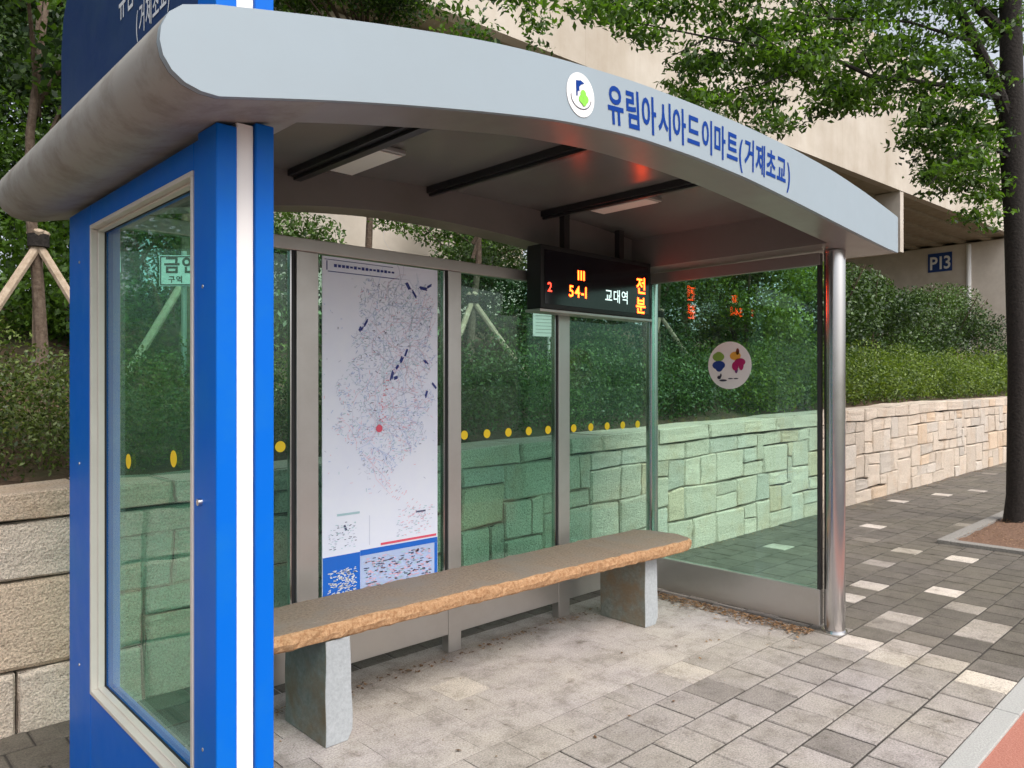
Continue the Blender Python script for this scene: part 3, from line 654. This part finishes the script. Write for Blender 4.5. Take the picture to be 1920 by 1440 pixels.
cx_, cy_ = 2.7, 2.9; rings = []
jit = [rngb.gauss(0, .0035) for _ in pl]
for li, (z, off) in enumerate(levels):
    rg = []
    for i, (x, y) in enumerate(pl):
        nx_, ny_ = pl[(i+1) % len(pl)][1]-pl[i-1][1], -(pl[(i+1) % len(pl)][0]-pl[i-1][0]); L = math.hypot(nx_, ny_) or 1
        o2 = off + jit[i] + rngb.gauss(0, .0022); rg.append((x + nx_/L*o2, y + ny_/L*o2, z + rngb.gauss(0, .0012)))
    rings.append(rg)
s_ = MB(); n = len(pl)
s_.v = [p for rg in rings for p in rg]
for li in range(len(levels)-1):
    for i in range(n): j = (i+1) % n; s_.f.append((li*n+i, li*n+j, (li+1)*n+j, (li+1)*n+i)); s_.mi.append(1)
s_.f += [tuple(range(n))[::-1], tuple(range((len(levels)-1)*n, len(levels)*n))]; s_.mi += [1, 0]
s_.build('seat', [M['seat'], M['seatedge']], bn)
for x0, w_l in ((1.567, .125), (3.75, .13)):
    lg = MB()
    # profile seen from the front, waisted on the right edge
    zs = np.linspace(0, .437, 12); rr = [w_l + .004*math.sin(z*18) - .016*max(0, (z-.30))/.14 - (.02*(max(0, .05-z)/.05)**2) for z in zs]
    lf = [ .002*math.sin(z*22) for z in zs]
    prof_ = [(x0+r0, z) for r0, z in zip(rr, zs)] + [(x0+l0, z) for l0, z in zip(lf[::-1], zs[::-1])]
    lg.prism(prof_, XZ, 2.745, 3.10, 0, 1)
    o = lg.build('leg', [M['legfront'], M['legside']], bn, bevel=.004)

# ------------------------------------------------------------------ vegetation
def tone(n, lo=0, hi=1, z=None):
    t = rng.beta(1.6, 2.2, n); return np.clip(lo + (hi-lo)*t, 0, 1)
def toned(pts):
    return np.concatenate([np.clip(rng.beta(1.6, 2.2, len(p)) + rng.normal(0, .16), 0, 1) for p in pts])
def hedge(name, label, xr, yr, z0fn, h, n, size, m, cat='hedge'):
    pts = []
    nb = int((xr[1]-xr[0])/.28)+1; per = n//(nb*2)
    for i in range(nb):
        for k in range(2):
            cx = xr[0] + (xr[1]-xr[0])*(i+.5*rng.random())/nb; cy = yr[0] + (yr[1]-yr[0])*(.22+.55*k+rng.normal(0,.05)); hh = h*rng.uniform(.72, 1.2)
            z0 = z0fn(cx, cy); pts.append(blob_pts((cx, cy, z0+hh*.48), (.30*rng.uniform(.8,1.2), (yr[1]-yr[0])*.36, hh*.54), per, .4))
    C = np.concatenate(pts); tn = toned(pts); kp = C[:,2] > np.array([z0fn(a, b)-.02 for a, b in C[:,:2]]); C = C[kp]; tn = tn[kp]
    o = thing(name, (sum(xr)/2, sum(yr)/2, z0fn(sum(xr)/2, sum(yr)/2)), label, cat)
    quadmesh('foliage', leaves(C, size), m, o, tn, org=tuple(o.location))
    st = MB()
    for i in range(int((xr[1]-xr[0])/.22)):
        x = xr[0]+.22*i+rng.uniform(0,.1); y = rng.uniform(*yr)*.5+sum(yr)/4
        z = z0fn(x, y); st.tube([(x, y, z-.05), (x+rng.normal(0,.05), y+rng.normal(0,.04), z+h*.5), (x+rng.normal(0,.12), y+rng.normal(0,.1), z+h*.85)], [.009,.006,.003], 5)
    st.build('stem', M['bark2'], o); return o
hedge('clipped_hedge', 'clipped small-leaved hedge above the wall at the left end of the shelter', (-2.2, 2.6), (4.14, 5.0), bankz, .60, 64000, .026, M['leaf_hedge'])
hedge('clipped_hedge', 'dark hedge seen through the tinted back panes above the wall', (2.7, 7.6), (4.16, 5.1), bankz, .68, 52000, .034, M['leaf_dark'])
hedge('bright_hedge', 'bright yellow green hedge on the wall to the right of the steel post', (7.7, 17.5), (4.15, 5.2), bankz, .72, 60000, .048, M['leaf_bright'])
hedge('bright_hedge', 'distant strip of green hedge beyond the street tree trunk', (17.6, 33), (4.15, 5.3), bankz, .8, 26000, .08, M['leaf_bright'])
def shrub(x, y, h, r, n, size, m, label, name='shrub', group=None):
    z0 = bankz(x, y); o = thing(name, (x, y, z0), label, 'shrub', group); pts = []
    for k in range(16):
        a = rng.uniform(0, 6.28); q = rng.random()**.6; zz = rng.uniform(.12, .88); rr = r*(.75 if zz < .7 else .5)
        pts.append(blob_pts((x+math.cos(a)*rr*q, y+math.sin(a)*rr*q, z0+h*zz), (r*.42, r*.42, h*.2), n//16, .4))
    C = np.concatenate(pts); quadmesh('foliage', leaves(C, size), m, o, toned(pts), org=tuple(o.location))
    st = MB()
    for k in range(5):
        a = rng.uniform(0, 6.28); st.tube([(x, y, z0-.1), (x+math.cos(a)*r*.3, y+math.sin(a)*r*.3, z0+h*.5), (x+math.cos(a)*r*.6, y+math.sin(a)*r*.6, z0+h*.85)], [.03,.02,.008], 6)
    st.build('stem', M['bark2'], o); return o
shr = [(8.6,6.3,1.9,1.0,'leaf_dark','broad dark evergreen shrub seen through the round sticker pane'),
       (11.2,6.2,2.1,1.2,'leaf_bright','tall light green shrub just right of the steel front post'),
       (13.6,6.0,2.2,1.3,'leaf_dark','tall dark green shrub below the left end of the cross beam'),
       (16.4,6.2,2.1,1.4,'leaf_dark','large dark shrub standing right under the blue P13 plate'),
       (19.6,6.3,2.0,1.5,'leaf_dark','rounded dark shrub farthest right, beside the street tree trunk'),
       (23.5,6.8,2.2,1.8,'leaf_dark','far dark shrub mostly hidden behind the street tree trunk')]
for x, y, h, r, mm_, lab in shr: shrub(x, y, h, r, 15000, .075 if x > 10 else .06, M[mm_], lab, group='tall shrubs on the bank')
def tree(x, y, h, clumps, n, size, m, label, tr=.09, name='tree', group=None, lean=(0,0), z0=None, trunkmat='bark2'):
    z0 = bankz(x, y) if z0 is None else z0; o = thing(name, (x, y, z0), label, 'tree', group)
    tk = MB(); top_ = Vector((x+lean[0], y+lean[1], z0+h)); b0 = Vector((x, y, z0-.1))
    tp = [b0.lerp(top_, t) + Vector((math.sin(t*7+x)*.06, math.cos(t*6+y)*.06, 0))*min(1, t*3) for t in np.linspace(0, 1, 8)]
    tk.tube(tp, [tr*(1.25 if t == 0 else 1)*(1-.75*t) for t in np.linspace(0, 1, 8)], 10)
    pts = []
    for c, r in clumps:
        c = Vector(c); tt = min(.95, max(.3, (c.z-z0)/h*.75)); s0 = b0.lerp(top_, tt); mid = s0.lerp(c, .5) + Vector((0,0,.08*(c-s0).length))
        tk.tube([s0, mid, c], [tr*.38*(1-.6*tt)+.008, tr*.2+.005, .006], 6)
        pts.append(blob_pts(c, r, max(30, int(n*r[0]*r[1]*r[2]/sum(q[1][0]*q[1][1]*q[1][2] for q in clumps))), .5))
    tk.build('trunk', M[trunkmat], o, smooth=True)
    C = np.concatenate(pts); quadmesh('crown', leaves(C, size), m, o, toned(pts), org=tuple(o.location)); return o
def rclumps(x, y, z0, z1, r, k, cr):
    out = []
    for i in range(k):
        a = rng.uniform(0, 6.28); t = rng.random(); q = rng.random()**.5*r*math.sin(math.pi*(.18+.72*t)); s = cr*rng.uniform(.65, 1.25)
        out.append(((x+math.cos(a)*q, y+math.sin(a)*q, z0+(z1-z0)*t), (s, s, s*.6)))
    return out
bt = [(-1.8,8.3,6.5,'pale green tree at the far left edge behind the roof end'),(.6,7.6,7.0,'dense tree behind the navy sign board'),(2.6,9.6,6.8,'leafy tree rising behind the roof just right of the striped sign post'),
      (7.4,8.6,3.3,'dark tree seen through the back panes behind the arrival board'),(-4.6,9.5,7.5,'tall tree beyond the left edge of the scene'),
      (2.4,8.0,4.3,'dark tree filling the view through the blue framed side pane'),(12.6,8.3,4.3,'dark tree standing behind the pane with the round sticker')]
for i, (x, y, h, lab) in enumerate(bt):
    z0 = bankz(x, y); lo = .55 if h > 4.5 else .9
    tree(x, y, h*.85, rclumps(x, y, z0+lo, z0+h, 1.7 if h > 4.5 else 1.35, 34 if h > 4.2 else 16, .75 if h > 4.2 else .55), 80000 if h > 4.2 else 22000, .056, M['leaf_tree' if i not in (3,5,6) else 'leaf_dark'], lab, .10, group='trees on the bank')
_v = lambda px, py, d: FW*d + RT*((px-960)/1403*d) + Vector((0,0,1.5-(py-718)/1403*d))
cl_ = [(_v(rng.uniform(490, 800), rng.uniform(-170, 30), rng.uniform(8.9, 10.0)), (.5,.5,.3)) for _ in range(22)] + [(_v(px, py, 10.2), (.26,.26,.16)) for px, py in ((760,425),(800,440),(850,435),(880,455),(720,410),(540,400),(900,470),(840,470))]
tree(5.62, 8.75, 6.2, cl_, 30000, .065, M['leaf_tree'], 'slender tree behind the roof, thin trunk crossing the gap above the route map', .055, group='trees on the bank')
# low understory filling the bank
for x, y, h, r, lab in ((-.6,6.2,1.3,.9,'low leafy shrub left of the tripod of wooden poles'),(1.7,6.6,1.4,1.0,'leafy shrub behind the no smoking sign'),(3.4,6.8,1.2,1.0,'dark shrub seen through the pane left of the route map'),(5.4,6.6,1.3,1.1,'dark shrub seen through the pane right of the route map'),(7.0,6.4,1.3,.9,'dark shrub seen below the arrival board')):
    shrub(x, y, h, r, 12000, .055, M['leaf_dark' if x > 2 else 'leaf_tree'], lab, group='low shrubs on the bank')
# young staked trees
def staked(x, y, zp, lab, h=3.0):
    z0 = bankz(x, y)
    o = tree(x, y, h, rclumps(x, y, z0+1.7, z0+h+.5, .8, 9, .38), 3500, .07, M['leaf_tree'], lab, .045, 'staked_tree', 'young trees held by wooden poles')
    for a in (R(200), R(320), R(80)):
        p0 = Vector((x+math.cos(a)*.62, y+math.sin(a)*.62, z0-.05)); p1 = Vector((x-math.cos(a)*.05, y-math.sin(a)*.05, zp)); MB().tube([p0, p1], [.030, .027], 8).build('support_pole', M['wood'], o, smooth=True)
    MB().tube([(x, y, zp-.10), (x, y, zp-.02)], [.062, .062], 12).build('binding', M['bark'], o, smooth=True)
staked(1.106, 5.5, 2.46, 'young tree tied to three poles at the left edge, outside the blue frame')
staked(2.15, 5.75, 2.44, 'young staked tree seen through the blue framed side pane behind the sign')
staked(4.9, 5.7, 2.40, 'young staked tree seen through the pane under the arrival board')
staked(8.1, 5.7, 2.45, 'young staked tree seen through the side pane left of the sticker')
# no smoking sign on the bank
ns = thing('notice_sign', (1.86, 5.0, bankz(1.86, 5)), 'small white no smoking notice on a post, seen through the blue framed pane', 'sign')
q = Vector((1.82, 5.0, 2.23)); exs = RT; 
plate = MB(); fn = lambda a, b, d: q + exs*a + Vector((0,0,b)) - FW*d
plate.prism([(-.155,-.10),(.165,-.10),(.165,.10),(-.155,.10)], fn, -.004, .004).build('plate', mat('notice_white', (.66,.68,.68), .5), ns)
bo = MB()
for a0_, b0_, a1_, b1_ in ((-.15,-.095,.16,-.088),(-.15,.088,.16,.095),(-.15,-.088,-.143,.088),(.153,-.088,.16,.088)): bo.prism([(a0_,b0_),(a1_,b0_),(a1_,b1_),(a0_,b1_)], fn, .0045, .006)
text(bo, '금연', fn(-.13, -.005, .0055), exs, (0,0,1), .115, 1.0, .03); text(bo, '구역', fn(-.10, -.075, .0055), exs, (0,0,1), .05, 1.0, .02)
bo.build('notice_lettering', mat('notice_ink', (.05,.015,.02), .5), ns)
MB().tube([(q.x+.01, q.y+.02, bankz(1.86,5)-.1), (q.x+.01, q.y+.02, 2.36)], [.018,.018], 8).build('post', M['alu'], ns, smooth=True)

nb = thing('notice_board', (5.68, 5.35, bankz(5.68, 5.35)), 'small pale board with faint lines seen through the pane under the arrival board', 'board')
q2 = Vector((5.66, 5.35, 2.11)); fn2 = lambda a, b, d: q2 + Vector((1,-.25,0)).normalized()*a + Vector((0,0,b)) + Vector((-.25,-1,0)).normalized()*d
MB().prism([(-.21,-.13),(.21,-.13),(.21,.13),(-.21,.13)], fn2, -.006, .006).build('panel', mat('board_grey', (.50,.50,.48), .5), nb)
ln = MB()
for k in range(6): ln.prism([(-.18,-.095+k*.035),(.18-.05*(k%3),-.095+k*.035),(.18-.05*(k%3),-.089+k*.035),(-.18,-.089+k*.035)], fn2, .0065, .0075)
ln.build('printed_lines', M['soffit'], nb)
MB().tube([(5.66, 5.37, bankz(5.68,5.35)-.1), (5.66, 5.37, 2.2)], [.02,.02], 8).build('post', M['alu'], nb, smooth=True)
# street tree at the right
TX, TY = 9.36, 2.03
def vp(px, py, d): u = (px-960)/1403; return FW*d + RT*(u*d) + Vector((0,0,1.5-(py-718)/1403*d))
st = thing('street_tree', (TX, TY, 0), 'dark trunked street tree spreading over the pavement at the right edge', 'tree')
tk = MB(); D0 = 7.96
tk.tube([vp(1908,1010,D0), vp(1907,985,D0), vp(1908,930,D0), vp(1909,700,D0), vp(1903,420,D0), vp(1897,250,D0), vp(1896,100,D0), vp(1893,-120,D0), vp(1870,-420,D0), vp(1880,-700,D0)], [.17,.135,.105,.095,.10,.12,.105,.10,.07,.04], 14)
tk.tube([vp(1893,230,D0), vp(1862,150,7.9), vp(1820,60,7.8), vp(1778,-20,7.7), vp(1700,-180,7.5)], [.075,.06,.05,.045,.02], 10)
tk.tube([vp(1893,190,D0), vp(1790,163,7.7), vp(1700,150,7.5), vp(1630,142,7.3), vp(1560,108,7.1), vp(1470,95,6.9), vp(1330,70,6.7), vp(1180,40,6.5)], [.035,.026,.022,.02,.016,.013,.009,.005], 8)
tk.tube([vp(1880,60,D0), vp(1840,20,8.0), vp(1780,-60,8.2), vp(1600,-140,8.2)], [.06,.05,.04,.02], 8)
tk.tube([vp(1830,80,7.8), vp(1700,40,7.5), vp(1560,35,7.2), vp(1400,10,7.0)], [.02,.014,.01,.005], 7)
tk.tube([vp(1898,300,D0), vp(1850,270,7.7), vp(1780,300,7.4), vp(1740,350,7.2)], [.02,.014,.01,.005], 7)
tk.tube([vp(1560,108,7.1), vp(1420,160,6.9), vp(1300,190,6.8)], [.012,.008,.004], 6)
for p in ((1640,142,7.3,1600,60,7.2),(1470,95,6.9,1380,40,6.8),(1330,70,6.7,1250,110,6.6),(1560,35,7.2,1500,-40,7.1)): tk.tube([vp(*p[:3]), vp(*p[3:])], [.009,.003], 5)
tk.build('trunk', M['bark'], st, smooth=True)
spr = []      # (px, py, depth, half-width px, half-height px, leaves)
F_ = [(1350,-30,7.0,330,60,1500),(1650,10,7.6,230,75,1900),(1560,75,7.2,170,55,1500),(1430,60,6.9,150,45,1200),(1250,15,6.6,150,40,800),(1080,-5,6.4,130,30,420),(1130,35,6.5,90,24,300),
      (1200,60,6.6,80,20,240),(1330,120,6.8,75,26,420),(1400,185,6.9,75,26,360),(1320,180,6.8,55,18,200),(1430,130,7.0,60,30,330),(1500,130,7.0,70,34,480),(1600,160,7.3,90,45,800),(1700,100,7.5,100,60,1000),
      (1760,190,7.6,90,55,800),(1820,130,7.8,60,60,500),(1740,260,7.5,60,34,480),(1800,300,7.6,70,40,700),(1760,330,7.5,50,26,320),(1840,350,7.7,50,45,480),(1830,240,7.8,60,45,500),(1850,410,7.7,30,24,160),
      (1450,220,7.0,40,14,120),(1870,30,8.2,80,90,700),(1280,160,6.7,35,12,80),(1000,-10,6.3,60,22,150),(870,8,6.3,40,16,80),(1010,85,6.4,22,8,24),(1420,245,6.95,30,12,70),(1560,190,7.2,60,30,300),
      (1500,-200,7.2,420,120,2600),(1800,-260,8.0,300,160,2600),(1500,-60,8.4,260,60,900)]
C = []
for px, py, d, hw, hh, k in F_:
    # several flat sprays per entry
    k = int(k*(1.45 if py > 110 else 1)); m_ = max(3, k//45)
    for i in range(m_):
        cx = px + rng.normal(0, .5)*hw; cy = py + rng.normal(0, .5)*hh; dd = d + .22 + rng.normal(0, .32)
        c = vp(cx, cy, dd); C.append(blob_pts(c, (.26, .26, .055), max(8, int(k/m_*1.35)), .6))
tn = toned(C); C = np.concatenate(C)
quadmesh('crown', leaves(C, .072, .45, .9), M['leaf_tree'], st, tn, org=(TX, TY, 0))

# fallen leaves and grit along the side sill, back rail and wall foot
C = []
for i in range(1100): C.append((4.44 - abs(rng.normal(0, .08)), rng.uniform(2.0, 3.2), .008+rng.random()*.006))
for i in range(260): C.append((rng.uniform(1.3, 4.4), 3.22 - abs(rng.normal(0, .05)), .008))
for i in range(45): C.append((rng.uniform(1.2, 4.4), rng.uniform(1.9, 3.2), .007))
for i in range(500): C.append((rng.uniform(4.7, 16), WY-.03-abs(rng.normal(0, .05)), .007))
for i in range(900): C.append((rng.uniform(PIT[0]+.12, PIT[1]-.12), rng.uniform(PIT[2]+.12, PIT[3]-.12), .05))
C = np.array(C); L = leaves(C, .026, .6); L[:,:,2] = C[:,None,2] + (L[:,:,2]-C[:,None,2])*.25; L[:,:,2] = np.maximum(L[:,:,2], .003)
tag(quadmesh('leaf_litter', L, M['leaf_dry'], tone=rng.random(len(C))), 'dry brown leaves and grit scattered along the sill, wall foot and tree pit', 'leaf litter', kind='stuff')
